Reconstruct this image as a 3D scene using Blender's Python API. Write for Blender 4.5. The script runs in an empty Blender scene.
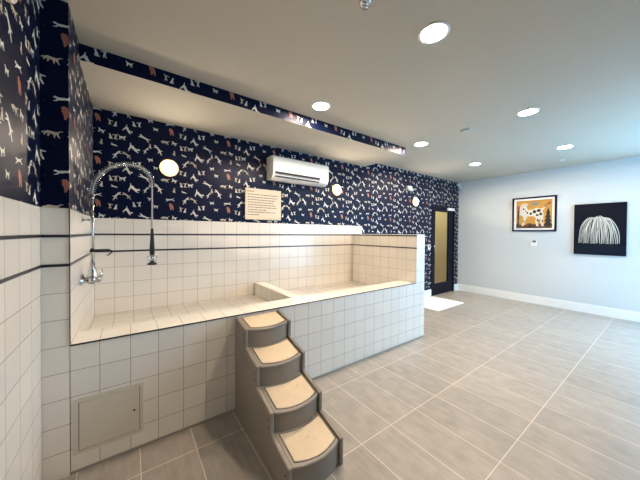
import bpy, bmesh, math, random
from mathutils import Vector, Matrix
PI = math.pi
random.seed(7)
S = bpy.context.scene
COL = S.collection

# ------------------------------------------------------------------ camera
cd = bpy.data.cameras.new('camera')
cam = bpy.data.objects.new('camera', cd)
COL.objects.link(cam)
YAW, PITCH, ROLL = 0.6249, -0.0121, 0.0071
fw = Vector((math.sin(YAW)*math.cos(PITCH), math.cos(YAW)*math.cos(PITCH), math.sin(PITCH)))
rt = Vector((math.cos(YAW), -math.sin(YAW), 0))
up = rt.cross(fw)
rt2 = rt*math.cos(ROLL) + up*math.sin(ROLL)
up2 = up*math.cos(ROLL) - rt*math.sin(ROLL)
M = Matrix((rt2, up2, -fw)).transposed().to_4x4()
M.translation = Vector((0.4014, -2.0736, 1.4363))
cam.matrix_world = M
cd.sensor_width = 36
cd.lens = 260.522/640*36
cd.shift_x = 2.514/640
cd.shift_y = -3.645/640
cd.clip_start = 0.02
S.camera = cam

# ------------------------------------------------------------------ world, daylight, exposure
W = bpy.data.worlds.new('daylight_sky')
S.world = W
W.use_nodes = True
bgn = W.node_tree.nodes['Background']
bgn.inputs['Color'].default_value = (0.33, 0.64, 1.0, 1)
bgn.inputs['Strength'].default_value = 7.8
S.view_settings.view_transform = 'Standard'
S.view_settings.look = 'None'
S.view_settings.gamma = 1
S.view_settings.use_curve_mapping = False
S.view_settings.exposure = 0.68
S.cycles.use_denoising = True
S.cycles.max_bounces = 10
S.cycles.diffuse_bounces = 6
S.cycles.caustics_reflective = False
S.cycles.caustics_refractive = False
DOWNLIGHT = 500.0          # radiance of a recessed lamp's lens
SCONCE = 92.0              # radiance of a wall lamp's diffuser
WARM = (1.0, 0.815, 0.63)
# the windows behind the camera (sky portal)
WX0, WX1, WZ0, WZ1, YF = 4.5, 7.0, 0.12, 2.5, -3.4
pl = bpy.data.lights.new('window_portal', 'AREA')
pl.shape = 'RECTANGLE'; pl.size = WX1-WX0; pl.size_y = WZ1-WZ0
pl.cycles.is_portal = True
po = bpy.data.objects.new('window_portal', pl)
COL.objects.link(po)
po.location = ((WX0+WX1)/2, YF-0.12, (WZ0+WZ1)/2)
po.rotation_euler = (PI/2, 0, 0)      # local -Z faces +Y (into the room)

RY0, RY1 = -3.3, -1.95      # unseen window added in the right wall for blue daylight on the floor
pl2 = bpy.data.lights.new('added_window_portal', 'AREA')
pl2.shape = 'RECTANGLE'; pl2.size = RY1-RY0; pl2.size_y = WZ1-WZ0
pl2.cycles.is_portal = True
po2 = bpy.data.objects.new('added_window_portal', pl2)
COL.objects.link(po2)
po2.location = (7.259+0.12, (RY0+RY1)/2, (WZ0+WZ1)/2)
po2.rotation_euler = (PI/2, 0, PI/2)

# ------------------------------------------------------------------ dimensions
s = 0.1545; b = 0.014; H = 0.7706
XP, XE0, XE1, D = 0.117, 3.558, 3.746, 1.246
CL, SZ, SY, SX = 2.75, 2.635, 0.391, 3.826
XF = 7.259; X0 = 0.2517
ZB2 = H+3*s; ZB1 = H+4*s+b; ZT = H+5*s+2*b
TILE_END = 3.775
ZE = H+4*s+2*b+0.012
BF = 0.60                   # basin floor
RIM = 0.24
DX0, DX1, DZ = 6.02, 7.06, 2.12   # door opening

# ------------------------------------------------------------------ materials
def srgb(r, g, bl):
    f = lambda c: (c/255)/12.92 if c/255 <= 0.04045 else ((c/255+0.055)/1.055)**2.4
    return (f(r), f(g), f(bl), 1)
def mat(name, c, rough=0.5, metal=0.0, noise=0.0, nscale=20, bump=0.0, emit=None, es=0, spec=0.5):
    m = bpy.data.materials.new(name); m.use_nodes = True
    nt = m.node_tree; p = nt.nodes['Principled BSDF']
    p.inputs['Base Color'].default_value = c
    p.inputs['Roughness'].default_value = rough
    p.inputs['Metallic'].default_value = metal
    p.inputs['Specular IOR Level'].default_value = spec
    if emit:
        p.inputs['Emission Color'].default_value = (*emit[:3], 1)
        p.inputs['Emission Strength'].default_value = es
    if noise or bump:
        tc = nt.nodes.new('ShaderNodeTexCoord'); n = nt.nodes.new('ShaderNodeTexNoise')
        n.inputs['Scale'].default_value = nscale; n.inputs['Detail'].default_value = 4
        nt.links.new(tc.outputs['Object'], n.inputs['Vector'])
        if noise:
            r = nt.nodes.new('ShaderNodeMapRange')
            r.inputs['To Min'].default_value = 1-noise; r.inputs['To Max'].default_value = 1+noise
            nt.links.new(n.outputs['Fac'], r.inputs['Value'])
            mx = nt.nodes.new('ShaderNodeVectorMath'); mx.operation = 'SCALE'
            mx.inputs[0].default_value = c[:3]
            nt.links.new(r.outputs['Result'], mx.inputs['Scale'])
            nt.links.new(mx.outputs['Vector'], p.inputs['Base Color'])
        if bump:
            bp = nt.nodes.new('ShaderNodeBump'); bp.inputs['Strength'].default_value = bump
            bp.inputs['Distance'].default_value = 0.002
            nt.links.new(n.outputs['Fac'], bp.inputs['Height'])
            nt.links.new(bp.outputs['Normal'], p.inputs['Normal'])
    return m
def tile_mat(name, c1, c2, grout, w, h, mortar, rough, bias=0.0, streak=False, bumpd=0.0015, wavy=0.0):
    m = bpy.data.materials.new(name); m.use_nodes = True
    nt = m.node_tree; p = nt.nodes['Principled BSDF']; L = nt.links.new
    p.inputs['Roughness'].default_value = rough
    uv = nt.nodes.new('ShaderNodeUVMap'); br = nt.nodes.new('ShaderNodeTexBrick')
    br.offset = 0; br.squash = 1; br.offset_frequency = 1; br.squash_frequency = 1
    L(uv.outputs['UV'], br.inputs['Vector'])
    for k, v in (('Color1', c1), ('Color2', c2), ('Mortar', grout), ('Scale', 1.0), ('Mortar Size', mortar),
                 ('Mortar Smooth', 0.1), ('Bias', bias), ('Brick Width', w), ('Row Height', h)):
        br.inputs[k].default_value = v
    col = br.outputs['Color']
    if streak:
        mp = nt.nodes.new('ShaderNodeMapping'); mp.inputs['Scale'].default_value = (1.6, 16, 1)
        L(uv.outputs['UV'], mp.inputs['Vector'])
        n = nt.nodes.new('ShaderNodeTexNoise'); n.inputs['Scale'].default_value = 2.2; n.inputs['Detail'].default_value = 7
        n.inputs['Roughness'].default_value = 0.65
        L(mp.outputs['Vector'], n.inputs['Vector'])
        n2 = nt.nodes.new('ShaderNodeTexNoise'); n2.inputs['Scale'].default_value = 9; n2.inputs['Detail'].default_value = 6
        L(uv.outputs['UV'], n2.inputs['Vector'])
        ad = nt.nodes.new('ShaderNodeMath'); ad.operation = 'ADD'
        L(n.outputs['Fac'], ad.inputs[0]); L(n2.outputs['Fac'], ad.inputs[1])
        r = nt.nodes.new('ShaderNodeMapRange')
        r.inputs['From Min'].default_value = 0.6; r.inputs['From Max'].default_value = 1.4
        r.inputs['To Min'].default_value = 0.78; r.inputs['To Max'].default_value = 1.2
        L(ad.outputs[0], r.inputs['Value'])
        sc = nt.nodes.new('ShaderNodeVectorMath'); sc.operation = 'SCALE'
        L(col, sc.inputs[0]); L(r.outputs['Result'], sc.inputs['Scale'])
        mx = nt.nodes.new('ShaderNodeMix'); mx.data_type = 'RGBA'
        L(br.outputs['Fac'], mx.inputs['Factor']); L(sc.outputs['Vector'], mx.inputs['A'])
        mx.inputs['B'].default_value = grout
        col = mx.outputs['Result']
    L(col, p.inputs['Base Color'])
    inv = nt.nodes.new('ShaderNodeMath'); inv.operation = 'SUBTRACT'; inv.inputs[0].default_value = 1
    L(br.outputs['Fac'], inv.inputs[1])
    bp = nt.nodes.new('ShaderNodeBump'); bp.inputs['Strength'].default_value = 0.5; bp.inputs['Distance'].default_value = bumpd
    L(inv.outputs[0], bp.inputs['Height'])
    if wavy:
        nw = nt.nodes.new('ShaderNodeTexNoise'); nw.inputs['Scale'].default_value = 14; nw.inputs['Detail'].default_value = 1
        L(uv.outputs['UV'], nw.inputs['Vector'])
        b2 = nt.nodes.new('ShaderNodeBump'); b2.inputs['Strength'].default_value = wavy; b2.inputs['Distance'].default_value = 0.002
        L(nw.outputs['Fac'], b2.inputs['Height']); L(bp.outputs['Normal'], b2.inputs['Normal'])
        L(b2.outputs['Normal'], p.inputs['Normal'])
    else:
        L(bp.outputs['Normal'], p.inputs['Normal'])
    return m

MT_TILE = tile_mat('white_wall_tile', srgb(234,228,218), srgb(229,223,213), srgb(158,142,126), s, s, 0.0016, 0.22, wavy=0.12)
MT_LEFT = tile_mat('white_wall_tile_wide', srgb(234,228,218), srgb(229,223,213), srgb(158,142,126), 0.172, s, 0.0016, 0.22, wavy=0.12)
MT_FLOOR = tile_mat('floor_tile', srgb(166,158,148), srgb(176,168,157), srgb(226,217,203), 0.604, 0.307, 0.0028, 0.32, streak=True, bumpd=0.001)
MT_BAND = mat('dark_liner', srgb(34,28,44), 0.3)
MT_TRIM = mat('dark_edge_trim', srgb(40,34,34), 0.35, 0.4)
MT_BASE = mat('grey_base_caulk', srgb(176,170,160), 0.6)
MT_CEIL = mat('ceiling_paint', srgb(190,184,170), 0.9, noise=0.01)
MT_WALL = mat('white_wall_paint', srgb(206,212,214), 0.8, noise=0.008)
MT_WHITE = mat('white_gloss_paint', srgb(238,238,236), 0.4)
MT_PAPER = mat('navy_wallpaper', srgb(6,16,44), 0.42, noise=0.15, nscale=40, spec=0.14)
MT_DOGW = mat('wallpaper_white_ink', srgb(214,210,200), 0.5)
MT_DOGC = mat('wallpaper_cream_ink', srgb(196,182,158), 0.5)
MT_DOGO = mat('wallpaper_orange_ink', srgb(166,102,82), 0.5)
MT_DOGB = mat('wallpaper_blue_ink', srgb(52,62,86), 0.5)
PAPER = [MT_PAPER, MT_DOGW, MT_DOGC, MT_DOGO, MT_DOGB]
MT_CHROME = mat('chrome', (0.56, 0.56, 0.57, 1), 0.18, 1.0)
MT_HOSE = mat('grey_hose', srgb(186,184,180), 0.35)
MT_BLACK = mat('black_rubber', srgb(22,22,24), 0.45)
MT_DARKM = mat('dark_metal', srgb(38,38,42), 0.35, 0.6)
MT_ACW = mat('white_plastic', srgb(236,234,228), 0.35)
MT_ACD = mat('dark_slot', srgb(24,24,34), 0.6)
MT_LENS = mat('lamp_lens', (1,1,1,1), 0.5, emit=WARM, es=DOWNLIGHT)
MT_SCON = mat('sconce_diffuser', (1,1,1,1), 0.5, emit=(1.0, 0.83, 0.64), es=SCONCE)
MT_SCRIM = mat('sconce_glowing_rim', (1,0.9,0.7,1), 0.5, emit=(1.0, 0.62, 0.2), es=1.0)
MT_SOFF = mat('sconce_unlit', srgb(216,200,180), 0.5)
MT_STEP = mat('taupe_plastic', srgb(140,130,118), 0.42, noise=0.03, nscale=60, bump=0.05)
MT_PAD = mat('beige_step_pad', srgb(226,204,172), 0.7, noise=0.06, nscale=25, bump=0.1)
MT_PADM = mat('pad_wear_mark', srgb(214,190,158), 0.7)
MT_PANEL = mat('beige_painted_steel', srgb(206,198,182), 0.35)
MT_DOOR = mat('black_door_paint', srgb(9,11,28), 0.5, spec=0.15)
MT_NAVY = mat('dark_navy_frame', srgb(14,16,46), 0.5, spec=0.15)
MT_SIGN = mat('cream_sign_board', srgb(214,200,176), 0.5)
MT_INK = mat('sign_grey_ink', srgb(96,90,88), 0.6)
MT_INKR = mat('sign_red_ink', srgb(168,92,62), 0.6)
MT_MATB = mat('pale_mat_fibre', srgb(244,242,238), 0.9, noise=0.04, nscale=120, bump=0.3)
MT_HALL = mat('corridor_paint', srgb(200,192,160), 0.8)
MT_OCHRE = mat('ochre_ground', srgb(190,138,52), 0.6, noise=0.18, nscale=14)
MT_PBLK = mat('print_black', srgb(24,24,30), 0.6)
MT_PWHT = mat('print_white', srgb(206,202,190), 0.6)
MT_PGRY = mat('print_grey', srgb(140,132,112), 0.6)
MT_PBRN = mat('print_brown', srgb(92,48,24), 0.6)
MT_PRED = mat('print_red', srgb(150,60,50), 0.6)
MT_CANV = mat('black_canvas', srgb(7,9,24), 0.6, spec=0.12)
MT_CANV2 = mat('black_canvas_low_band', srgb(9,20,34), 0.6, spec=0.12)

def glass_mat(name, tint, rough):
    m = bpy.data.materials.new(name); m.use_nodes = True
    nt = m.node_tree; nt.nodes.clear(); L = nt.links.new
    o = nt.nodes.new('ShaderNodeOutputMaterial'); mx = nt.nodes.new('ShaderNodeMixShader')
    t = nt.nodes.new('ShaderNodeBsdfTransparent'); g = nt.nodes.new('ShaderNodeBsdfGlossy'); fr = nt.nodes.new('ShaderNodeFresnel')
    t.inputs['Color'].default_value = tint; g.inputs['Roughness'].default_value = rough
    fr.inputs['IOR'].default_value = 1.45
    ge = nt.nodes.new('ShaderNodeNewGeometry'); ml = nt.nodes.new('ShaderNodeMath'); ml.operation = 'MULTIPLY'; iv = nt.nodes.new('ShaderNodeMath'); iv.operation = 'SUBTRACT'; iv.inputs[0].default_value = 1
    L(ge.outputs['Backfacing'], iv.inputs[1]); L(fr.outputs[0], ml.inputs[0]); L(iv.outputs[0], ml.inputs[1])
    L(ml.outputs[0], mx.inputs[0]); L(t.outputs[0], mx.inputs[1]); L(g.outputs[0], mx.inputs[2]); L(mx.outputs[0], o.inputs[0])
    return m
MT_GLASS = glass_mat('clear_glass', (0.95, 0.97, 0.96, 1), 0.02)
MT_DGLASS = glass_mat('tinted_door_glass', (0.85, 0.82, 0.72, 1), 0.05)

# ------------------------------------------------------------------ mesh helpers
class MB:
    """collects faces with uv (metres) and material index, then links ONE mesh"""
    def __init__(self): self.v = []; self.f = []; self.mi = []; self.uv = []; self.sm = []
    def face(self, pts, mi=0, uv=None, smooth=False):
        i = len(self.v); self.v += [tuple(q) for q in pts]
        self.f.append(tuple(range(i, i+len(pts)))); self.mi.append(mi)
        self.uv.append(uv or [(0, 0)]*len(pts)); self.sm.append(smooth)
    def mesh(self, verts, faces, mi=0, smooth=False, xf=None):
        i = len(self.v)
        self.v += [tuple(xf @ Vector(q)) if xf else tuple(q) for q in verts]
        for f in faces:
            self.f.append(tuple(k+i for k in f)); self.mi.append(mi); self.uv.append([(0, 0)]*len(f)); self.sm.append(smooth)
    # axis aligned rectangles; u, v in metres measured from (ou, ov)
    def rx(self, x, y0, y1, z0, z1, mi=0, ou=0, ov=0, face=1):      # plane x = const, facing face*X
        p = [(x, y0, z0), (x, y1, z0), (x, y1, z1), (x, y0, z1)]; q = [(a[1]-ou, a[2]-ov) for a in p]
        if face < 0: p.reverse(); q.reverse()
        self.face(p, mi, q)
    def ry(self, y, x0, x1, z0, z1, mi=0, ou=0, ov=0, face=-1):
        p = [(x0, y, z0), (x1, y, z0), (x1, y, z1), (x0, y, z1)]; q = [(a[0]-ou, a[2]-ov) for a in p]
        if face > 0: p.reverse(); q.reverse()
        self.face(p, mi, q)
    def rz(self, z, x0, x1, y0, y1, mi=0, ou=0, ov=0, face=1, swap=False):
        p = [(x0, y0, z), (x1, y0, z), (x1, y1, z), (x0, y1, z)]
        q = [((a[1]-ov, a[0]-ou) if swap else (a[0]-ou, a[1]-ov)) for a in p]
        if face < 0: p.reverse(); q.reverse()
        self.face(p, mi, q)
    def box(self, x0, x1, y0, y1, z0, z1, mi=0, ou=0, ov=0, skip=''):
        if 'l' not in skip: self.rx(x0, y0, y1, z0, z1, mi, ou, ov, -1)
        if 'r' not in skip: self.rx(x1, y0, y1, z0, z1, mi, ou, ov, 1)
        if 'f' not in skip: self.ry(y0, x0, x1, z0, z1, mi, ou, ov, -1)
        if 'b' not in skip: self.ry(y1, x0, x1, z0, z1, mi, ou, ov, 1)
        if 'd' not in skip: self.rz(z0, x0, x1, y0, y1, mi, ou, ov, -1)
        if 'u' not in skip: self.rz(z1, x0, x1, y0, y1, mi, ou, ov, 1)
    def tube(self, pts, r, n=12, mi=0, closed=False):
        pts = [Vector(q) for q in pts]; rr = r if isinstance(r, (list, tuple)) else [r]*len(pts)
        vs = []; fs = []; N = len(pts); nrm = None
        for i, q in enumerate(pts):
            if closed: t = pts[(i+1) % N]-pts[i-1]
            else: t = pts[min(i+1, N-1)]-pts[max(i-1, 0)]
            t.normalize()
            if nrm is None:
                a = Vector((0, 0, 1)) if abs(t.z) < 0.9 else Vector((1, 0, 0)); nrm = t.cross(a).normalized()
            else:
                nrm = (nrm - t*nrm.dot(t)).normalized()
            bi = t.cross(nrm)
            for k in range(n):
                a = 2*PI*k/n; vs.append(q+(nrm*math.cos(a)+bi*math.sin(a))*rr[i])
        for i in range(N if closed else N-1):
            j = (i+1) % N
            for k in range(n): fs.append((i*n+k, i*n+(k+1) % n, j*n+(k+1) % n, j*n+k))
        if not closed: fs += [tuple(range(n))[::-1], tuple(range((N-1)*n, N*n))]
        self.mesh(vs, fs, mi, True)
    def lathe(self, prof, xf, n=32, mi=0, smooth=True):          # prof: (r, z) list along local z
        vs = []; fs = []
        for r, z in prof:
            for k in range(n): a = 2*PI*k/n; vs.append((r*math.cos(a), r*math.sin(a), z))
        for i in range(len(prof)-1):
            for k in range(n): fs.append((i*n+k, i*n+(k+1) % n, (i+1)*n+(k+1) % n, (i+1)*n+k))
        fs.append(tuple(range(n))[::-1]); fs.append(tuple(range((len(prof)-1)*n, len(prof)*n)))
        self.mesh(vs, fs, mi, smooth, xf)
    def prism(self, poly, fn, d0, d1, mi=0):                    # poly in 2D; fn(u, v, d) -> point
        n = len(poly); vs = [fn(u, v, d0) for u, v in poly]+[fn(u, v, d1) for u, v in poly]
        fs = [tuple(range(n))[::-1], tuple(range(n, 2*n))]+[(k, (k+1) % n, n+(k+1) % n, n+k) for k in range(n)]
        self.mesh(vs, fs, mi)
    def build(self, name, mats, parent=None, bevel=0, seg=2, fix=True):
        me = bpy.data.meshes.new(name); me.from_pydata(self.v, [], self.f)
        for m in (mats if isinstance(mats, list) else [mats]): me.materials.append(m)
        ul = me.uv_layers.new(name='UVMap')
        for p, mi, uv, sm in zip(me.polygons, self.mi, self.uv, self.sm):
            p.material_index = mi; p.use_smooth = sm
            for li, q in zip(p.loop_indices, uv): ul.data[li].uv = q
        me.update()
        if fix or bevel:
            bm = bmesh.new(); bm.from_mesh(me)
            if bevel: bmesh.ops.remove_doubles(bm, verts=bm.verts, dist=1e-5)
            if fix: bmesh.ops.recalc_face_normals(bm, faces=bm.faces)
            bm.to_mesh(me); bm.free()
        o = bpy.data.objects.new(name, me); COL.objects.link(o)
        if parent:
            o.parent = parent
            o.matrix_parent_inverse = Matrix.Translation(parent.location).inverted() if parent.type == 'EMPTY' else Matrix.Identity(4)
        if bevel:
            md = o.modifiers.new('bevel', 'BEVEL'); md.width = bevel; md.segments = seg; md.limit_method = 'ANGLE'; md.angle_limit = 0.6
        return o
def tag(o, label, cat, group=None):
    o['label'] = label; o['category'] = cat
    if group: o['group'] = group
    return o
def thing(name, label, cat, loc, group=None):
    o = bpy.data.objects.new(name, None); COL.objects.link(o); o.location = loc; o.empty_display_size = 0.05
    return tag(o, label, cat, group)
def struct(o): o['kind'] = 'structure'; return o
def dup(root, loc, label=None, rot=None):
    r = root.copy(); COL.objects.link(r); r.location = loc
    if rot: r.rotation_euler = rot
    if label: r['label'] = label
    for ch in list(root.children):
        c = ch.copy(); COL.objects.link(c); c.parent = r; c.matrix_parent_inverse = ch.matrix_parent_inverse.copy()
        for g in ch.children:
            d = g.copy(); COL.objects.link(d); d.parent = c
    return r

# ------------------------------------------------------------------ wallpaper with running dogs
def mirror(p): return [(-u, v) for u, v in p][::-1]
def rot(p, deg):
    c, q = math.cos(math.radians(deg)), math.sin(math.radians(deg))
    return [(u*c-v*q, u*q+v*c) for u, v in p]
# silhouettes, unit about 1 long, centred
STAND = [(-.50,.20),(-.44,.26),(-.38,.34),(-.33,.27),(-.24,.16),(.22,.13),(.33,.17),(.46,.34),(.49,.32),(.38,.10),(.36,-.05),(.40,-.22),(.37,-.40),(.29,-.40),(.31,-.25),(.22,-.10),(.16,-.22),(.20,-.40),(.13,-.40),(.08,-.12),(-.12,-.11),(-.17,-.25),(-.14,-.40),(-.22,-.40),(-.25,-.20),(-.29,-.40),(-.36,-.40),(-.33,-.12),(-.36,.05),(-.42,.12)]
RUN = [(-.56,.14),(-.47,.22),(-.40,.22),(-.26,.13),(.10,.12),(.26,.10),(.56,.20),(.57,.16),(.33,.03),(.44,-.10),(.56,-.16),(.54,-.21),(.38,-.17),(.24,-.05),(.04,-.04),(-.12,-.07),(-.26,-.05),(-.40,-.14),(-.58,-.15),(-.58,-.10),(-.42,-.06),(-.34,.03),(-.44,.08)]
SIT = [(-.26,.42),(-.16,.50),(-.06,.46),(.02,.26),(.14,.02),(.18,-.20),(.34,-.30),(.34,-.35),(.14,-.40),(-.14,-.40),(-.14,-.35),(-.08,-.30),(-.10,-.05),(-.14,-.36),(-.24,-.36),(-.18,.05),(-.14,.26),(-.28,.34)]
LEAP = [(.40,.54),(.47,.46),(.42,.40),(.27,.38),(.40,.26),(.50,.25),(.50,.20),(.38,.19),(.20,.24),(.02,.02),(-.05,-.14),(.04,-.30),(-.02,-.36),(-.14,-.18),(-.22,-.32),(-.36,-.50),(-.42,-.46),(-.28,-.20),(-.26,-.04),(-.44,-.02),(-.44,.03),(-.22,.06),(.02,.28),(.20,.47),(.32,.50)]
SNIFF = [(-.58,-.06),(-.50,.05),(-.38,.07),(-.25,.18),(.16,.16),(.30,.18),(.44,.30),(.60,.32),(.60,.28),(.46,.24),(.36,.08),(.40,-.10),(.50,-.22),(.46,-.27),(.32,-.14),(.26,-.02),(.18,-.14),(.22,-.28),(.15,-.30),(.08,-.06),(-.14,-.04),(-.10,-.18),(-.20,-.28),(-.25,-.24),(-.20,-.14),(-.26,-.03),(-.38,-.22),(-.45,-.18),(-.38,-.02),(-.48,-.10)]
BOW = [(-.50,-.02),(-.46,.10),(-.36,.14),(-.28,.04),(-.06,.10),(.14,.28),(.30,.32),(.36,.52),(.42,.50),(.38,.26),(.40,.06),(.46,-.16),(.42,-.34),(.34,-.34),(.36,-.18),(.24,.02),(.02,-.10),(-.16,-.24),(-.40,-.30),(-.42,-.24),(-.24,-.14),(-.30,-.08)]
LIE = [(-.48,.14),(-.38,.22),(-.28,.16),(-.12,.08),(.22,.08),(.38,.02),(.50,-.08),(.44,-.14),(.10,-.14),(-.30,-.14),(-.46,-.12),(-.40,-.07),(-.34,.02),(-.44,.06)]
FLUFF = [(-.34,.46),(-.24,.52),(-.14,.48),(-.02,.50),(.10,.36),(.26,.30),(.36,.12),(.38,-.10),(.44,-.28),(.40,-.50),(.24,-.50),(.22,-.30),(.08,-.24),(.02,-.40),(-.02,-.50),(-.20,-.50),(-.20,-.30),(-.28,-.06),(-.40,.10),(-.36,.24),(-.44,.34)]
TINY = [(-.3,.1),(0,.25),(.3,0),(.1,-.2),(-.2,-.15)]
# (silhouette, du, dv, size, rotation, ink) relative to the orange dog; repeat 0.63 x 0.416
CW, CH = 0.63, 0.416
DOGS = [(FLUFF, 0, 0, .080, 0, 3), (RUN, -.012, .076, .082, 10, 1),
        (BOW, .095, -.026, .056, 70, 2), (mirror(SIT), .137, -.036, .058, 0, 1),
        (SIT, -.339, .000, .060, 0, 1), (mirror(BOW), -.295, .006, .056, -70, 1),
        (STAND, -.197, .074, .056, 12, 1), (STAND, -.148, -.006, .052, -4, 1),
        (mirror(BOW), -.390, -.073, .090, -28, 1), (SIT, -.530, -.165, .060, 0, 1),
        (mirror(BOW), -.492, -.163, .062, -70, 2), (mirror(STAND), -.437, -.155, .068, 0, 1),
        (RUN, -.250, -.125, .100, -24, 1), (SNIFF, -.061, -.127, .078, -6, 2),
        (STAND, .029, -.122, .060, -18, 1), (mirror(BOW), -.339, -.254, .110, -10, 1),
        (LEAP, -.236, -.256, .066, 10, 1), (SIT, -.198, -.200, .056, -14, 2),
        (mirror(LEAP), -.125, -.229, .100, -6, 1), (LEAP, -.484, .076, .086, 4, 1),
        (mirror(LEAP), -.400, .083, .078, 8, 2), (LIE, -.503, -.243, .060, -10, 1),
        (SIT, .030, -.233, .058, -20, 2), (TINY, -.245, .03, .014, 0, 4), (TINY, -.09, .05, .012, 30, 4),
        (TINY, -.30, -.19, .013, 60, 4), (TINY, -.42, .02, .014, 10, 4), (TINY, -.12, -.06, .010, 0, 4), (TINY, .07, -.06, .012, 0, 4),
        (TINY, -.05, -.19, .013, 0, 4)]
def clip(poly, u0, u1, v0, v1):
    def cut(P, ins, inter):
        out = []
        for i in range(len(P)):
            a, c = P[i-1], P[i]
            if ins(c):
                if not ins(a): out.append(inter(a, c))
                out.append(c)
            elif ins(a): out.append(inter(a, c))
        return out
    for ax, lim, sg in ((0, u0, 1), (0, u1, -1), (1, v0, 1), (1, v1, -1)):
        ins = lambda q: (q[ax]-lim)*sg >= 0
        def inter(a, c):
            t = (lim-a[ax])/(c[ax]-a[ax]); return (a[0]+t*(c[0]-a[0]), a[1]+t*(c[1]-a[1]))
        poly = cut(poly, ins, inter)
        if len(poly) < 3: return None
    return poly
def paper(mb, fn, u0, u1, v0, v1, ou, ov, mi=0):
    """navy field plus printed dogs; fn(u, v, lift) -> point, (ou, ov) an orange dog's centre"""
    mb.face([fn(u0, v0, 0), fn(u1, v0, 0), fn(u1, v1, 0), fn(u0, v1, 0)], mi)
    for i in range(math.floor((u0-ou)/CW)-1, math.ceil((u1-ou)/CW)+2):
        for j in range(math.floor((v0-ov)/CH)-1, math.ceil((v1-ov)/CH)+2):
            for k, (sil, du, dv, sz, rd, ink) in enumerate(DOGS):
                cu, cv = ou+i*CW+du, ov+j*CH+dv
                if cu < u0-.1 or cu > u1+.1 or cv < v0-.1 or cv > v1+.1: continue
                P = [(cu+a*sz*(.68 if ink == 3 else .94), cv+c*sz*.94) for a, c in rot(sil, rd)]
                P = clip(P, u0, u1, v0, v1)
                if P: mb.face([fn(a, c, 0.0004+k*1e-6) for a, c in P], mi+ink)

# ------------------------------------------------------------------ setting
TILES = [MT_TILE, MT_BAND]
def tiled_y(mb, y, x0, x1, z0, ou, mt=0, mb_i=1, ztop=ZT):     # tiled strip facing -Y with two liners
    mb.ry(y, x0, x1, z0, ZB2, mt, ou, H)
    mb.box(x0, x1, y-0.004, y+0.01, ZB2, ZB2+b, mb_i, skip='b')
    mb.ry(y, x0, x1, ZB2+b, ZB1, mt, ou, ZB2+b)
    mb.box(x0, x1, y-0.004, y+0.01, ZB1, ZB1+b, mb_i, skip='b')
    mb.ry(y, x0, x1, ZB1+b, ztop, mt, ou, ZB1+b)
def tiled_x(mb, x, y0, y1, z0, ou, mt=0, mb_i=1, face=1, ztop=ZT):
    mb.rx(x, y0, y1, z0, ZB2, mt, ou, H, face)
    e = 0.004*face
    for z in (ZB2, ZB1):
        mb.box(min(x-e*2, x+e), max(x-e*2, x+e), y0, y1, z, z+b, mb_i)
    mb.rx(x, y0, y1, ZB2+b, ZB1, mt, ou, ZB2+b, face)
    mb.rx(x, y0, y1, ZB1+b, ztop, mt, ou, ZB1+b, face)

m = MB()   # floor, running through the door into the corridor
m.rz(0, -0.1, XF+0.1, YF-0.1, D+0.1, 0, 0.455, -0.225, 1, swap=True)
m.rz(0, 5.4, XF+0.1, D+0.1, D+1.7, 0, 0.455, -0.225, 1, swap=True)
m.box(-0.1, XF+0.1, YF-0.1, D+1.7, -0.12, -0.02, 1)
struct(m.build('floor', [MT_FLOOR, MT_BASE], fix=False))
m = MB(); m.box(-0.1, XF+0.1, YF-0.1, D+0.1, CL, CL+0.1)
struct(m.build('ceiling', MT_CEIL))

m = MB()   # left wall
tiled_x(m, 0, YF, 0, 0, 0.0, 0, 1)
paper(m, lambda u, v, d: (d, u, v), YF, 0, ZT, CL, -0.33, 2.09, 2)
m.box(-0.1, -0.001, YF-0.1, D+0.1, 0, CL, 2)
struct(m.build('wall_left', [MT_LEFT, MT_BAND]+PAPER, fix=False))

m = MB()   # pier and the wall at the tub's left end
tiled_y(m, 0, 0, XP, 0, XP)
paper(m, lambda u, v, d: (u, -d, v), 0, XP, ZT, CL, 0.108, 2.115, 2)
tiled_x(m, XP, 0, D, 0.0, 0.02)
paper(m, lambda u, v, d: (XP+d, u, v), 0, D, ZT, CL, 0.2, 2.13, 2)
struct(m.build('wall_alcove', TILES+PAPER, fix=False))

m = MB()   # back wall
tiled_y(m, D, XP, TILE_END, 0.0, 0.279)
pf = lambda u, v, d: (u, D-d, v)
paper(m, pf, XP, TILE_END, ZT, CL, 0.78, 2.135, 2)
paper(m, pf, TILE_END, DX0, 0, CL, 0.78, 2.135, 2)
paper(m, pf, DX0, DX1, DZ, CL, 0.78, 2.135, 2)
paper(m, pf, DX1, XF, 0, CL, 0.78, 2.135, 2)
m.box(XP-0.1, DX0, D+0.001, D+0.12, 0, CL, 2, skip='')
m.box(DX0, DX1, D+0.001, D+0.12, DZ, CL, 2)
m.box(DX1, XF+0.1, D+0.001, D+0.12, 0, CL, 2)
m.ry(D+0.122, 5.4, DX0, 0, CL, 7, face=1); m.ry(D+0.122, DX1, XF, 0, CL, 7, face=1)
struct(m.build('wall_back', TILES+PAPER+[MT_HALL], fix=False))

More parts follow.
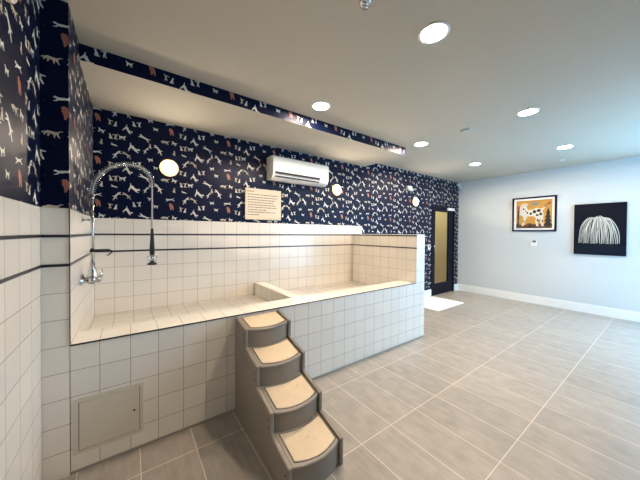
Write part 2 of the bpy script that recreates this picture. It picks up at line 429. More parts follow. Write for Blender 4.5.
m = MB(); m.box(XF, XF+.1, RY1, D+.1, 0, CL); m.box(XF, XF+.1, YF-.1, RY0, 0, CL)
m.box(XF, XF+.1, RY0, RY1, 0, WZ0); m.box(XF, XF+.1, RY0, RY1, WZ1, CL)
struct(m.build('wall_right', MT_WALL))
m = MB()   # wall behind the camera with the window opening
m.box(-0.1, WX0, YF-0.1, YF, 0, CL); m.box(WX1, XF, YF-0.1, YF, 0, CL)
m.box(WX0, WX1, YF-0.1, YF, 0, WZ0); m.box(WX0, WX1, YF-0.1, YF, WZ1, CL)
struct(m.build('wall_front', mat('low_bounce_dark_wall', srgb(70,68,72), .8)))  # unseen wall, coloured dark to cut light bounced onto the tub front
m = MB()   # window frame and panes
n = 4
for k in range(n+1):
    x = WX0+(WX1-WX0)*k/n; x = min(max(x, WX0+.025), WX1-.025)
    m.box(x-.025, x+.025, YF-.08, YF-.02, WZ0, WZ1)
m.box(WX0, WX1, YF-.08, YF-.02, WZ0, WZ0+.05); m.box(WX0, WX1, YF-.08, YF-.02, WZ1-.05, WZ1)
wn = struct(m.build('window_1', MT_DARKM))
m = MB(); m.box(WX0, WX1, YF-.053, YF-.047, WZ0, WZ1)
m.build('pane', MT_GLASS, wn)
m = MB(); m.box(XF+.02, XF+.08, RY0, RY1, WZ0, WZ0+.05); m.box(XF+.02, XF+.08, RY0, RY1, WZ1-.05, WZ1)
for y in (RY0, (RY0+RY1)/2-.025, RY1-.05): m.box(XF+.02, XF+.08, y, y+.05, WZ0, WZ1)
wn2 = struct(m.build('window_2_added', MT_DARKM))  # added window, out of view, to tint the far floor blue
m = MB(); m.box(XF+.047, XF+.053, RY0, RY1, WZ0, WZ1); m.build('pane', MT_GLASS, wn2)

m = MB()   # dropped soffit over the tub
m.rz(SZ, XP, SX, SY, D, 0, face=-1)
paper(m, lambda u, v, d: (u, SY-d, v), XP, SX, SZ, CL, 0.55, 2.72, 1)
paper(m, lambda u, v, d: (SX+d, u, v), SY, D, SZ, CL, 0.8, 2.72, 1)
struct(m.build('trim_soffit', [MT_CEIL]+PAPER, fix=False))

BH = 0.165
def baseboard(name, x0, x1, y0, y1, face):
    m = MB(); m.box(x0, x1, y0, y1, 0, BH-.02)
    if face == 'x': m.box(x0+.006, x1, y0, y1, BH-.02, BH)
    else: m.box(x0, x1, y0+.006, y1, BH-.02, BH)
    return struct(m.build(name, MT_WHITE))
baseboard('baseboard_right', XF-0.016, XF, RY1, D-0.016, 'x')
m = MB()
for a, c in ((XE1, DX0-.001), (DX1+.001, XF)):
    m.box(a, c, D-.016, D, 0, BH-.02); m.box(a, c, D-.010, D, BH-.02, BH)
struct(m.build('baseboard_back', MT_WHITE))

# corridor seen through the door's glass
m = MB()
m.box(5.35, 5.4, D+.12, D+1.7, 0, CL); m.box(XF+.0, XF+.1, D+.12, D+1.7, 0, CL)
m.box(5.35, XF+.1, D+1.7, D+1.8, 0, CL); m.box(5.35, XF+.1, D+.1, D+1.8, CL, CL+.1)
struct(m.build('wall_corridor', MT_HALL))
hl = bpy.data.lights.new('corridor_fill_light', 'AREA'); hl.shape = 'DISK'; hl.size = 0.3; hl.energy = 20; hl.color = (1.0, .95, .78)  # unseen light added to brighten the corridor behind the door glass
ho = bpy.data.objects.new('corridor_fill_light', hl); COL.objects.link(ho); ho.location = (6.4, D+.75, CL-.02)

# ------------------------------------------------------------------ door
dr = bpy.data.objects.new('door_1', None); COL.objects.link(dr); dr.location = ((DX0+DX1)/2, D, 0); struct(dr)
m = MB(); fwid = 0.05
m.box(DX0, DX0+fwid, D-.012, D+.11, 0, DZ); m.box(DX1-fwid, DX1, D-.012, D+.11, 0, DZ); m.box(DX0+fwid, DX1-fwid, D-.012, D+.11, DZ-fwid, DZ)
m.build('door_frame', MT_DOOR, dr, bevel=.003)
a, c = DX0+fwid+.004, DX1-fwid-.004; gx0, gx1, gz0, gz1 = 6.185, 6.79, 0.27, 1.97
m = MB()
m.box(a, gx0, D+.005, D+.05, .008, DZ-fwid-.004); m.box(gx1, c, D+.005, D+.05, .008, DZ-fwid-.004)
m.box(gx0, gx1, D+.005, D+.05, .008, gz0); m.box(gx0, gx1, D+.005, D+.05, gz1, DZ-fwid-.004)
m.build('door_leaf', MT_DOOR, dr)
m = MB(); m.box(gx0, gx1, D+.02, D+.03, gz0, gz1); m.build('glass_pane', MT_DGLASS, dr)
m = MB()
m.tube([(6.10, D-.045, 1.0), (6.10, D-.045, 1.2)], .010); m.tube([(6.10, D+.006, 1.02), (6.10, D-.045, 1.02)], .008); m.tube([(6.10, D+.006, 1.18), (6.10, D-.045, 1.18)], .008)
m.build('door_handle', MT_CHROME, dr)
m = MB(); m.box(6.70, 6.98, D-.045, D+.004, 2.015, 2.075); m.build('door_closer', MT_ACW, dr, bevel=.006)
m = MB(); m.tube([(6.86, D-.025, 2.08), (6.98, D-.15, 2.10), (6.9, D-.02, 2.10)], .008); m.build('closer_arm', MT_DARKM, dr)

# ------------------------------------------------------------------ tiled dog-washing tub
tub = thing('dog_wash_tub', 'long built-in white tiled dog washing tub with two basins and a raised rim', 'tub', (XP, 0, 0))
FY = 0.0; TX = XP+.002; TD = D-.005      # hairline joint between the tub and the walls
m = MB(); m.ry(FY, TX, XE1, 0.02, H-.008, 0, X0, H); m.box(TX, XE1, FY+.006, FY+.1, 0, .02, 1)
m.box(TX, XE0, FY+.001, RIM, .02, H-.001, 0, X0, H, skip='fu')
m.build('front_wall', [MT_TILE, MT_BASE], tub, fix=False)
m = MB(); m.box(TX, XE0, FY-.003, FY+.006, H-.006, H+.001)
m.build('edge_trim', MT_TRIM, tub)
m = MB()
def rimtop(m, x0, x1, y0, y1): m.rz(H, x0, x1, y0, y1, 0, X0, y0-.002)
MT_RIM = tile_mat('rim_tile', srgb(234,228,218), srgb(229,223,213), srgb(158,142,126), s, RIM, 0.0016, 0.22)
rimtop(m, TX, XE0, FY+.006, RIM); m.build('rim', MT_RIM, tub, fix=False)
m = MB()
m.box(1.752, 1.885, RIM, TD, BF, H, 0, RIM, H); m.build('divider', MT_TILE, tub, fix=False)
m = MB()
m.rz(BF, TX, 1.752, RIM, TD, 0, .279, D-6*s); m.rz(BF, 1.885, XE0, RIM, TD, 0, .279, D-6*s)
bf = m.build('basin_floor', MT_TILE, tub, fix=False)
for k, x in enumerate((0.5, 2.7)):
    m = MB(); m.lathe([(.045, 0), (.045, .003), (.02, .004), (.018, .001)], Matrix.Translation((x, .75, BF)), 20); m.build('drain', MT_CHROME, tub)
m = MB()   # raised end wall
m.ry(FY, XE0, XE1, H-.008, ZE, 0, X0, H)
tiled_x(m, XE0, FY, TD, BF, D, 0, 1, -1, ztop=ZE)
m.rx(XE1, FY, TD, 0, ZE, 0, D, H, 1)
m.rz(ZE, XE0, XE1, FY, TD, 0, XE0-.01, D, 1)
m.build('end_wall', TILES, tub, fix=False)
m = MB(); m.tube([(TX, -.006, H), (TX, -.006, ZT)], .003, 6); m.build('corner_trim', MT_TRIM, tub)
# access panel
m = MB(); px0, px1, pz0, pz1 = .128, .474, .112, .440
for q in ((px0, px0+.026, pz0, pz1), (px1-.018, px1, pz0, pz1), (px0+.026, px1-.018, pz0, pz0+.02), (px0+.026, px1-.018, pz1-.02, pz1)):
    m.box(q[0], q[1], -.008, .002, q[2], q[3])
ap = m.build('access_panel', MT_PANEL, tub)
ap['label'] = 'beige steel access panel'
m = MB(); m.box(px0+.029, px1-.021, -.006, .002, pz0+.023, pz1-.023); pd = m.build('panel_door', MT_PANEL, ap)
m = MB(); m.box(px0+.026, px1-.018, -.002, .001, pz0+.02, pz1-.02); m.build('panel_gap', MT_ACD, ap)
m = MB(); m.lathe([(.006, 0), (.006, .004), (.003, .005)], Matrix.Translation((.425, -.006, .272)) @ Matrix.Rotation(PI/2, 4, 'X'), 14); m.build('lock', MT_DARKM, ap)

# ------------------------------------------------------------------ pet stairs
st = thing('pet_stairs', 'taupe plastic four-step pet stairs with beige treads against the tub', 'stairs', (1.28, -.44, 0))
SX0, SX1, TH = 1.085, 1.478, .027
YS = [-.222, -.437, -.655, -.875]
ZA = [.762, .592, .402, .222]; ZC = [.726, .540, .346, .170]
prof = [(-.008, 0), (-.008, ZA[0])]
for k in range(4):
    prof += [(YS[k], ZC[k]), (YS[k], ZA[k+1] if k < 3 else 0)]
for x in (SX0, SX1-TH):
    m = MB(); m.prism(prof, lambda u, v, d: (d, u, v), x, x+TH)
    m.build('side_panel', MT_STEP, st, bevel=.008, seg=3)
for k in range(4):
    for (dy, z) in ((.03, ZC[k]-.05), (.03, ZC[k]-.10)):
        m = MB(); m.lathe([(.006, 0), (.006, .0015), (.001, .002)], Matrix.Translation((SX0, YS[k]+dy, z)) @ Matrix.Rotation(-PI/2, 4, 'Y'), 12)
        m.build('screw_hole', MT_ACD, st)
def arc(x0, x1, y, bulge, n=16):
    return [(x0+(x1-x0)*i/n, y-bulge*(1-(2*i/n-1)**2)) for i in range(n+1)]
xi0, xi1 = SX0+TH+.002, SX1-TH-.002
for k in range(4):
    yb = -.008 if k == 0 else YS[k-1]+.03
    yf = YS[k]+.012; za, zc = ZA[k]-.014, ZC[k]-.014
    slope = (zc-za)/(YS[k]-(YS[k-1] if k else 0))
    zt = lambda y, yb=(YS[k-1] if k else -.008), za=za, slope=slope: za+(y-yb)*slope
    poly = [(xi1, yb), (xi0, yb)]+arc(xi0, xi1, yf, .036)
    m = MB(); nn = len(poly)
    vs = [(x, y, zt(y)-.024) for x, y in poly]+[(x, y, zt(y)) for x, y in poly]
    m.mesh(vs, [tuple(range(nn))[::-1], tuple(range(nn, 2*nn))]+[(i, (i+1) % nn, nn+(i+1) % nn, nn+i) for i in range(nn)])
    tr = m.build('tread', MT_STEP, st, bevel=.007, seg=3)
    # pad lying in the tread, with a thin dark seam around it
    yb2 = (YS[k-1]-.020 if k else -.016)
    for nm, g, lift, mt in (('pad_seam', 0, .0006, MT_ACD), ('tread_pad', .0045, .004, MT_PAD)):
        pp = [(xi1-.010-g, yb2-g), (xi0+.024+g, yb2-g)]+arc(xi0+.024+g, xi1-.010-g, yf+.017+g, .035)
        if k: # back edge follows the riser's curve
            pp = arc(xi0+.024+g, xi1-.010-g, yb2+.012-g, .022)[::-1]+arc(xi0+.024+g, xi1-.010-g, yf+.017+g, .035)
        m = MB(); nn = len(pp)
        vs = [(x, y, zt(y)-.004) for x, y in pp]+[(x, y, zt(y)+lift) for x, y in pp]
        m.mesh(vs, [tuple(range(nn))[::-1], tuple(range(nn, 2*nn))]+[(i, (i+1) % nn, nn+(i+1) % nn, nn+i) for i in range(nn)])
        if nm == 'tread_pad':
            rnd = random.Random(k)
            for q in range(3):
                cx, cy = 1.30+rnd.uniform(-.05, .06), (yb2+yf)/2+rnd.uniform(-.02, .03)
                m.mesh([(cx+.010*math.cos(t*PI/5), cy+.006*math.sin(t*PI/5), zt(cy+.006*math.sin(t*PI/5))+lift+.0004) for t in range(10)], [tuple(range(10))], 1)
        m.build(nm, [mt, MT_PADM], tr, bevel=.003 if nm == 'tread_pad' else 0)
    # curved riser under the tread's lip
    z1 = lambda y: zt(y)-.0265
    z0 = (ZA[k+1]-.022) if k < 3 else 0.0
    ar = arc(xi0, xi1, yf+.007, .035); m = MB()
    vs = [(x, y, z0) for x, y in ar]+[(x, y, z1(y)) for x, y in ar]+[(x, y+.012, z0) for x, y in ar]+[(x, y+.012, z1(y)) for x, y in ar]
    nn = len(ar); fs = []
    for i in range(nn-1):
        fs += [(i, i+1, nn+i+1, nn+i), (2*nn+i+1, 2*nn+i, 3*nn+i, 3*nn+i+1), (nn+i, nn+i+1, 3*nn+i+1, 3*nn+i), (i+1, i, 2*nn+i, 2*nn+i+1)]
    fs += [(0, nn, 3*nn, 2*nn), (nn-1, 3*nn-1, 4*nn-1, 2*nn-1)]
    m.mesh(vs, fs, 0, False)
    m.build('riser', MT_STEP, st)

# ------------------------------------------------------------------ spring-neck spray faucet on the alcove's left wall
FX, FYY = 0.178, 0.465
fa = thing('spray_faucet', 'chrome spring-neck spray faucet on the tiled wall at the left end of the tub', 'faucet', (XP, FYY, 1.09))
RX = lambda x, y, z: Matrix.Translation((x, y, z)) @ Matrix.Rotation(PI/2, 4, 'Y')      # local z -> +X
RYm = lambda x, y, z: Matrix.Translation((x, y, z)) @ Matrix.Rotation(PI/2, 4, 'X')     # local z -> -Y
m = MB()
m.tube([(FX, FYY-.082, 1.085), (FX, FYY-.06, 1.085), (FX, FYY, 1.085), (FX, FYY+.06, 1.085), (FX, FYY+.082, 1.085)], [.026, .022, .028, .022, .026])
for dy in (-.062, .062):
    m.lathe([(.030, 0), (.030, .006), (.016, .012), (.016, .050), (.020, .055), (.020, .075)], RX(XP, FYY+dy, 1.085), 20)
m.lathe([(.030, -.02), (.030, .035), (.022, .042), (.026, .065), (.026, .08), (.016, .09), (.016, .12)], Matrix.Translation((FX, FYY, 1.085)), 20)
m.build('valve_body', MT_CHROME, fa)
for dy in (-.066, .066):
    m = MB(); m.lathe([(.020, 0), (.022, .024), (.014, .036)], RX(FX+.02, FYY+dy, 1.085), 16)
    m.tube([(FX+.045, FYY+dy, 1.085), (FX+.05, FYY+dy*1.05, 1.115), (FX+.05, FYY+dy*1.15, 1.145)], [.006, .006, .004], 8)
    m.build('valve_handle', MT_CHROME, fa)
m = MB(); m.tube([(FX, FYY, 1.18), (FX, FYY, 1.70)], .0095, 14)
m.lathe([(.014, 0), (.016, .01), (.012, .03)], Matrix.Translation((FX, FYY, 1.68)), 16); m.build('riser_pipe', MT_CHROME, fa)
m = MB(); m.tube([(XP, FYY, 1.52), (FX+.02, FYY, 1.52)], .007, 10); m.lathe([(.022, 0), (.022, .005), (.01, .008)], RX(XP, FYY, 1.52), 18)
m.lathe([(.016, 0), (.016, .022)], Matrix.Translation((FX, FYY, 1.509)), 16); m.build('wall_bracket', MT_CHROME, fa)
m = MB(); m.lathe([(.015, 0), (.015, .022)], Matrix.Translation((FX, FYY, 1.285)), 16)
m.tube([(FX-.004, FYY, 1.297), (FX+.10, FYY, 1.297)], .009, 10); m.tube([(FX+.10, FYY, 1.297), (FX+.12, FYY, 1.29), (FX+.10, FYY, 1.265), (FX+.085, FYY, 1.255)], .004, 8)
m.build('hook_arm', MT_DARKM, fa)
HX = 0.552; RA = (HX-FX)/2; cxm = (HX+FX)/2
def gooseneck(t):      # 0..1 along spring from riser to the hose end
    a = PI*(1-t)
    return Vector((cxm+RA*math.cos(a), FYY, 1.70+.185*math.sin(a)**.9 + .06*t*(1-t) + .125*t))
m = MB(); path = [gooseneck(i/40) for i in range(41)]
m.tube(path+[Vector((HX, FYY, 1.70)), Vector((HX, FYY, 1.45))], .0060, 10); m.build('hose', MT_HOSE, fa)
turns = 46; hel = []
for i in range(turns*12+1):
    t = i/(turns*12); t2 = max(0.0, min(1.0, t)); p0 = gooseneck(t2); tg = (gooseneck(min(1, t2+.01))-gooseneck(max(0, t2-.01))).normalized()
    nn_ = Vector((0, 1, 0)); bb = tg.cross(nn_); a = 2*PI*i/12
    hel.append(p0+(nn_*math.cos(a)+bb*math.sin(a))*.020)
m = MB(); m.tube(hel, .0021, 5); m.build('spring', MT_CHROME, fa)
m = MB(); m.lathe([(.010, 0), (.019, .012), (.019, .06), (.014, .14), (.009, .22)], Matrix.Translation((HX, FYY, 1.245)), 18); m.build('grip', MT_BLACK, fa)
m = MB(); m.tube([(HX, FYY, 1.80), (HX, FYY, 1.42)], .0062, 10); m.build('drop_pipe', MT_HOSE, fa)
m = MB(); m.lathe([(.009, 0), (.012, .02), (.011, .05)], Matrix.Translation((HX, FYY, 1.190)), 16)
m.tube([(HX, FYY+.0, 1.248), (HX+.030, FYY, 1.236), (HX+.028, FYY, 1.205), (HX+.008, FYY, 1.195)], .003, 8)
m.tube([(HX, FYY+.0, 1.248), (HX-.030, FYY, 1.236), (HX-.028, FYY, 1.205), (HX-.008, FYY, 1.195)], .003, 8); m.build('trigger_valve', MT_CHROME, fa)
m = MB(); m.lathe([(.034, 0), (.036, .006), (.030, .014), (.012, .024)], Matrix.Translation((HX, FYY, 1.168)), 24); m.build('spray_head', MT_BLACK, fa)

# ------------------------------------------------------------------ air conditioner
AX0, AX1, AZ0, AZ1 = 1.925, 2.85, 2.150, 2.463
ac = thing('air_conditioner', 'white wall mounted split air conditioner above the tub under the soffit', 'air conditioner', ((AX0+AX1)/2, D, AZ0))
pr = [(D, AZ0+.01), (D, AZ1), (D-.17, AZ1), (D-.205, AZ1-.02), (D-.21, AZ1-.06), (D-.208, AZ0+.085), (D-.185, AZ0+.03), (D-.12, AZ0), (D-.04, AZ0)]
m = MB(); m.prism(pr, lambda u, v, d: (d, u, v), AX0, AX1); m.build('casing', MT_ACW, ac, bevel=.006)
m = MB(); m.prism([(D-.2035, AZ0+.072), (D-.2145, AZ0+.078), (D-.2135, AZ0+.10), (D-.2035, AZ0+.10)], lambda u, v, d: (d, u, v), AX0+.03, AX1-.17); m.build('upper_slot', MT_ACD, ac)
m = MB(); m.prism([(D-.17, AZ0+.028), (D-.193, AZ0+.034), (D-.208, AZ0+.066), (D-.18, AZ0+.066)], lambda u, v, d: (d, u, v), AX0+.03, AX1-.17); m.build('outlet_slot', MT_ACD, ac)
m = MB(); m.prism([(D-.190, AZ0+.046), (D-.205, AZ0+.048), (D-.212, AZ0+.060), (D-.190, AZ0+.056)], lambda u, v, d: (d, u, v), AX0+.03, AX1-.17); m.build('louver', MT_ACW, ac)
# ------------------------------------------------------------------ notice sign
gx0, gx1, gz0, gz1 = 1.618, 2.136, 1.612, 2.024
sg = thing('notice_sign', 'cream notice board with printed rules on the dog wallpaper above the tub', 'sign', (gx0, D, gz0))
m = MB(); m.box(gx0, gx1, D-.030, D-.016, gz0, gz1); bd = m.build('sign_board', MT_SIGN, sg, bevel=.002)
for x in (gx0+.04, gx1-.04):
    for z in (gz0+.04, gz1-.04):
        m = MB(); m.lathe([(.009, 0), (.009, .018)], RYm(x, D, z), 12); m.build('standoff', MT_CHROME, sg)
rnd = random.Random(3)
def line(name, z, x0, x1, h, mt):
    m = MB(); x = x0
    m.box(x0, x1, D-.0301, D-.029, z+h*.4, z+h*.6)
    while x < x1-.01:
        w = min(rnd.uniform(.012, .042), x1-x); m.box(x, x+w, D-.0306, D-.029, z, z+h); x += w+.008
    m.build(name, mt, bd)
line('printed_heading', gz1-.048, gx0+.025, gx0+.125, .014, MT_INKR)
for dz, x1 in ((.086, .47), (.122, .45), (.155, .44), (.188, .41), (.222, .44), (.254, .45), (.288, .30), (.318, .43), (.352, .19)):
    line('printed_line', gz1-dz, gx0+.03, gx0+x1, .010, MT_INK)

# ------------------------------------------------------------------ wall lamps
def sconce(loc, label, lit=True, rotz=0):
    t = thing('wall_sconce', label, 'wall lamp', loc, 'round wall sconces')
    o = Vector(loc)
    m = MB(); Mx = RYm(*loc)
    m.lathe([(.078, 0), (.078, .008)], Mx, 40); m.build('back_plate', MT_ACW, t)
    m = MB(); m.lathe([(.088, .006), (.092, .012), (.091, .024), (.084, .030), (.066, .031), (.066, .008)], Mx, 40)
    m.build('rim', MT_SCRIM if lit else MT_SOFF, t)
    m = MB(); m.lathe([(.068, .028), (.065, .032), (.05, .034), (.0005, .035)], Mx, 40); m.build('diffuser', MT_SCON if lit else MT_SOFF, t)
    return t
sconce((.757, D, 2.145), 'lit round wall lamp above the spring-neck faucet, left of the notice board')
sconce((3.17, D, 2.152), 'lit round wall lamp right beside the air conditioner')
sconce((5.37, D, 2.121), 'lit round wall lamp between the tub and the black door')
ls = sconce((0, 0, 0), 'unlit round wall lamp high on the left wall, above the tiles', lit=False)
ls.location = (0, -.545, 2.425); ls.rotation_euler = (0, 0, PI/2)

# ------------------------------------------------------------------ recessed ceiling lamps
def downlight(loc, label):
    t = thing('ceiling_downlight', label, 'ceiling light', loc, 'recessed ceiling lights')
    fl = Matrix.Translation(loc) @ Matrix.Rotation(PI, 4, 'X')
    m = MB(); m.lathe([(.070, 0), (.098, 0), (.098, .004), (.090, .008), (.078, .008), (.074, .002)], fl, 36); m.build('trim_ring', MT_WHITE, t)
    m = MB(); m.lathe([(.0005, .0035), (.076, .0035)], fl, 36); m.build('lens', MT_LENS, t, fix=False)
    return t
first = downlight((2.012, -1.12, CL), 'large bright recessed ceiling light nearest, at the top of the picture')
for loc, lb in (((2.006, .105, CL), 'recessed ceiling light beside the front edge of the soffit, above the steps'),
                ((3.862, -1.111, CL), 'second recessed ceiling light from the camera, in the row along the middle of the ceiling'),
                ((3.855, .147, CL), 'recessed ceiling light just past the free end of the soffit'),
                ((5.677, -1.062, CL), 'recessed ceiling light nearest the wall of framed pictures, above the black canvas'),
                ((5.636, .171, CL), 'recessed ceiling light nearest the corner security camera and black door')):
    dup(first, loc, lb)

# small ceiling fittings
t = thing('smoke_detector', 'thin round smoke detector between the middle ceiling lights', 'smoke detector', (3.831, -.48, CL))
fl = Matrix.Translation((3.831, -.48, CL)) @ Matrix.Rotation(PI, 4, 'X')
m = MB(); m.lathe([(.060, 0), (.060, .006)], fl, 28); m.build('base', MT_ACW, t)
m = MB(); m.lathe([(.055, .006), (.052, .016), (.03, .022), (.0005, .023)], fl, 28); m.build('cover', MT_CEIL, t)
t = thing('fire_sprinkler', 'chrome pendant fire sprinkler at the top edge of the picture', 'sprinkler', (1.491, -1.01, CL))
fl = Matrix.Translation((1.491, -1.01, CL)) @ Matrix.Rotation(PI, 4, 'X')
m = MB(); m.lathe([(.036, 0), (.034, .006), (.02, .010)], fl, 24); m.build('escutcheon', MT_CHROME, t)
m = MB(); m.lathe([(.012, .004), (.012, .012)], fl, 16)
for q in (-1, 1): m.tube([(1.491+q*.010, -1.01, CL-.008), (1.491+q*.020, -1.01, CL-.018), (1.491+q*.004, -1.01, CL-.028)], .003, 8)
m.lathe([(.014, .028), (.014, .030)], fl, 16); m.lathe([(.003, .008), (.003, .028)], fl, 8); m.build('sprinkler_head', MT_CHROME, t)
m = MB(); m.lathe([(.035, 0), (.035, .004)], Matrix.Translation((6.55, -.859, CL)) @ Matrix.Rotation(PI, 4, 'X'), 24)
tag(m.build('sprinkler_cover_plate', MT_WHITE), 'small flat white cover plate on the ceiling near the wall of pictures', 'cover plate')

# security camera in the far corner
t = thing('security_camera', 'small white security camera high in the far corner beside the black door', 'camera', (7.19, D, 2.62))
m = MB(); m.box(7.15, 7.23, D-.06, D, 2.66, 2.72); m.tube([(7.19, D-.04, 2.66), (7.19, D-.06, 2.63)], .016); m.build('bracket', MT_ACW, t, bevel=.004)
m = MB(); m.lathe([(.035, 0), (.035, .07), (.030, .10)], Matrix.Translation((7.19, D-.03, 2.61)) @ Matrix.Rotation(math.radians(105), 4, 'X'), 20); m.build('camera_body', MT_ACW, t)
m = MB(); m.lathe([(.024, .101), (.020, .106)], Matrix.Translation((7.19, D-.03, 2.61)) @ Matrix.Rotation(math.radians(105), 4, 'X'), 16); m.build('lens', MT_BLACK, t)
# emergency light
t = thing('emergency_light', 'small white box light on the wallpaper above the farthest round wall lamp', 'emergency light', (5.117, D, 2.39))
m = MB(); m.box(5.045, 5.19, D-.055, D, 2.355, 2.43); m.build('housing', MT_ACW, t, bevel=.006)
for x in (5.075, 5.16):
    m = MB(); m.lathe([(.018, 0), (.026, .03), (.024, .034)], RYm(x, D-.05, 2.345), 16); m.build('lamp_head', MT_ACW, t)
# card reader beside the door
t = thing('card_reader', 'small white card reader on the wallpaper left of the black door', 'card reader', (5.925, D, 1.13))
m = MB(); m.box(5.875, 5.955, D-.022, D, 1.08, 1.20); m.build('housing', MT_ACW, t, bevel=.005)
m = MB(); m.box(5.895, 5.935, D-.024, D-.02, 1.13, 1.18); m.build('reader_face', MT_ACD, t)
# thermostat
t = thing('thermostat', 'small white thermostat with grey screen under the ochre dog print', 'thermostat', (XF, -.305, 1.265))
m = MB(); m.box(XF-.026, XF, -.355, -.262, 1.20, 1.325); m.build('housing', MT_WHITE, t, bevel=.006)
m = MB(); m.box(XF-.028, XF-.02, -.345, -.285, 1.275, 1.318); m.build('screen', mat('grey_screen', srgb(96,104,108), .3), t)

# ------------------------------------------------------------------ pictures on the right wall
def picfn(x, y0, z0, w, h):            # u to the right as seen from the room, v up
    return lambda u, v, d: (x-d, y0-u*w, z0+v*h)
y0, z0, w, h = .075, 1.505, .735, .722
t = thing('framed_print', 'dark framed print of a white spotted dog among trees on an ochre ground', 'picture', (XF, y0-w/2, z0))
F = picfn(XF, y0, z0, w, h); e = .042
m = MB()
for q in ([(0, 0), (e, 0), (e, 1), (0, 1)], [(1-e, 0), (1, 0), (1, 1), (1-e, 1)], [(e, 0), (1-e, 0), (1-e, e), (e, e)], [(e, 1-e), (1-e, 1-e), (1-e, 1), (e, 1)]): m.prism(q, F, 0, .03)
m.build('picture_frame', MT_NAVY, t)
m = MB(); m.prism([(e, e), (1-e, e), (1-e, 1-e), (e, 1-e)], F, 0, .014); m.build('mat_board', MT_WHITE, t)
m = MB(); a = .095
m.prism([(a, a), (1-a, a), (1-a, 1-a), (a, 1-a)], F, .010, .0145, 0)
lay = [0]
def put(poly, mi):
    lay[0] += 1; m.face([F(u, v, .0146+lay[0]*.00005) for u, v in poly], mi)
def blob(cu, cv, ru, rv, mi, jag=.18, n=11, seed=0):
    rn = random.Random(seed*31+int(cu*1000)); put([(cu+ru*(1+rn.uniform(-jag, jag))*math.cos(2*PI*i/n), cv+rv*(1+rn.uniform(-jag, jag))*math.sin(2*PI*i/n)) for i in range(n)], mi)
put([(a, a), (1-a, a), (1-a, a+.09), (.6, a+.13), (.3, a+.10), (a, a+.12)], 4)              # ground
blob(.53, .80, .11, .06, 3, seed=2)                                                          # pale tuft above
put([(.125, .16), (.165, .16), (.165, .60), (.145, .66), (.125, .60)], 1)                    # dark trunk at left
blob(.145, .70, .035, .06, 5, seed=5)
for k in range(4):                                                                          # dark fir at right
    zb = .17+k*.11; ww = .10-k*.017; put([(.82-ww, zb), (.82+ww, zb), (.82, zb+.18)], 1)
put([(.80, .12), (.84, .12), (.84, .2), (.80, .2)], 1)
put([(.70, .66), (.78, .76), (.86, .83), (.87, .81), (.79, .74), (.72, .65)], 4)
blob(.85, .80, .03, .035, 5, seed=8); blob(.79, .73, .02, .02, 3, seed=9)
blob(.42, .19, .07, .055, 4, .3, seed=3); put([(.39, .12), (.45, .12), (.43, .24), (.41, .24)], 1)
put([(.19, .60), (.17, .50), (.24, .46), (.27, .42), (.26, .28), (.22, .17), (.28, .16), (.31, .30), (.36, .44), (.50, .44), (.56, .38), (.54, .28), (.57, .15), (.62, .15), (.60, .29), (.66, .38), (.66, .28), (.68, .15), (.73, .15), (.72, .32), (.72, .50), (.68, .64), (.58, .68), (.46, .63), (.38, .62), (.34, .72), (.37, .80), (.30, .77), (.27, .83), (.24, .75), (.18, .72)], 2)   # dog
put([(.66, .64), (.70, .66), (.74, .70), (.76, .69), (.71, .60)], 2)
for cu, cv, ru, rv in ((.62, .60, .05, .05), (.52, .57, .04, .055), (.66, .50, .035, .045), (.44, .52, .03, .04), (.58, .47, .03, .03), (.36, .55, .02, .03), (.60, .32, .02, .04), (.28, .30, .015, .03), (.70, .30, .013, .04), (.27, .66, .02, .025), (.32, .60, .015, .02)):
    blob(cu, cv, ru, rv, 1, .25, seed=4)
for cu, cv in ((.24, .80), (.30, .82), (.35, .80), (.21, .76), (.33, .75), (.16, .30)): blob(cu, cv, .022, .022, 2 if cu > .2 else 3, .3, seed=6)
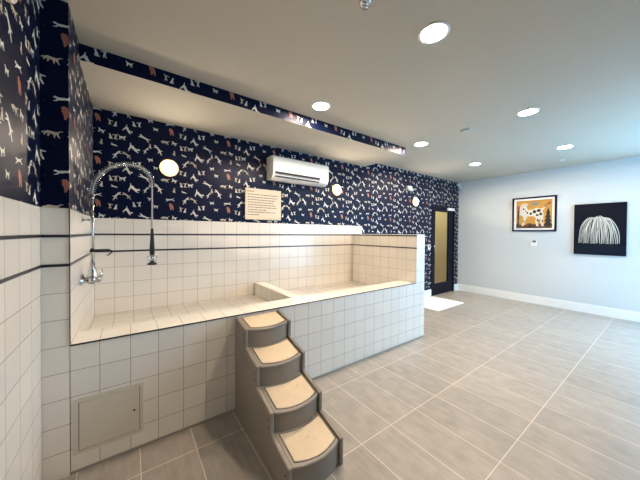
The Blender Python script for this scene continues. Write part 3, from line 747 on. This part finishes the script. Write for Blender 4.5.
m.build('print', [MT_OCHRE, MT_PBLK, MT_PWHT, MT_PGRY, MT_PBRN, MT_PRED], t)

y0, z0, w, h = -.912, 1.080, .644, .928
t = thing('black_canvas_painting', 'black canvas painting of a white stringy mound hung on the white wall', 'picture', (XF, y0-w/2, z0))
F = picfn(XF, y0, z0, w, h)
m = MB(); m.prism([(0, 0), (1, 0), (1, 1), (0, 1)], F, 0.004, .0345, 0)
m.prism([(.015, .010), (.985, .010), (.985, .195), (.015, .205)], F, .034, .0352, 1); m.build('canvas', [MT_CANV, MT_CANV2], t)
m = MB(); rnd = random.Random(11); NS = 34
for i in range(NS):
    ub = .09+.80*(i+rnd.uniform(.2, .8))/NS; c0 = .47; ut = c0+(ub-c0)*.30+rnd.uniform(-.02, .02)
    vt = .745+rnd.uniform(-.02, .025)-abs(ut-c0)*.3; vb = .215+rnd.uniform(0, .02)
    pts = []; K = 14
    for j in range(K+1):
        q = j/K; a_ = q*PI/2
        u = ut+(ub-ut)*math.sin(a_)**.75+.006*math.sin(q*9+i); v = vt-(vt-vb)*(1-math.cos(a_))**.9
        pts.append((u, v))
    wd = rnd.choice((.0045, .006, .008, .010)); g = .0356+i*.00004
    L_ = []; R_ = []
    for j, (u, v) in enumerate(pts):
        A = Vector(pts[max(j-1, 0)]); B = Vector(pts[min(j+1, K)]); d_ = (B-A).normalized(); nx, ny = -d_.y, d_.x
        ww = wd*(.5+.5*math.sin(PI*(.15+.8*j/K))); L_.append((u+nx*ww, v+ny*ww*.7)); R_.append((u-nx*ww, v-ny*ww*.7))
    for j in range(K): m.face([F(*L_[j], g), F(*R_[j], g), F(*R_[j+1], g), F(*L_[j+1], g)], 0)
m.face([F(.47, .47, .0375), F(.495, .47, .0375), F(.49, .535, .0375), F(.475, .53, .0375)], 1)
m.build('painted_strands', [MT_PWHT, MT_PRED], t)

# ------------------------------------------------------------------ pale mat near the door
m = MB(); m.box(5.05, 6.04, .52, 1.20, .001, .012)
tag(m.build('floor_mat', MT_MATB, bevel=.003), 'pale flat floor mat lying past the tub beside the black door', 'mat')
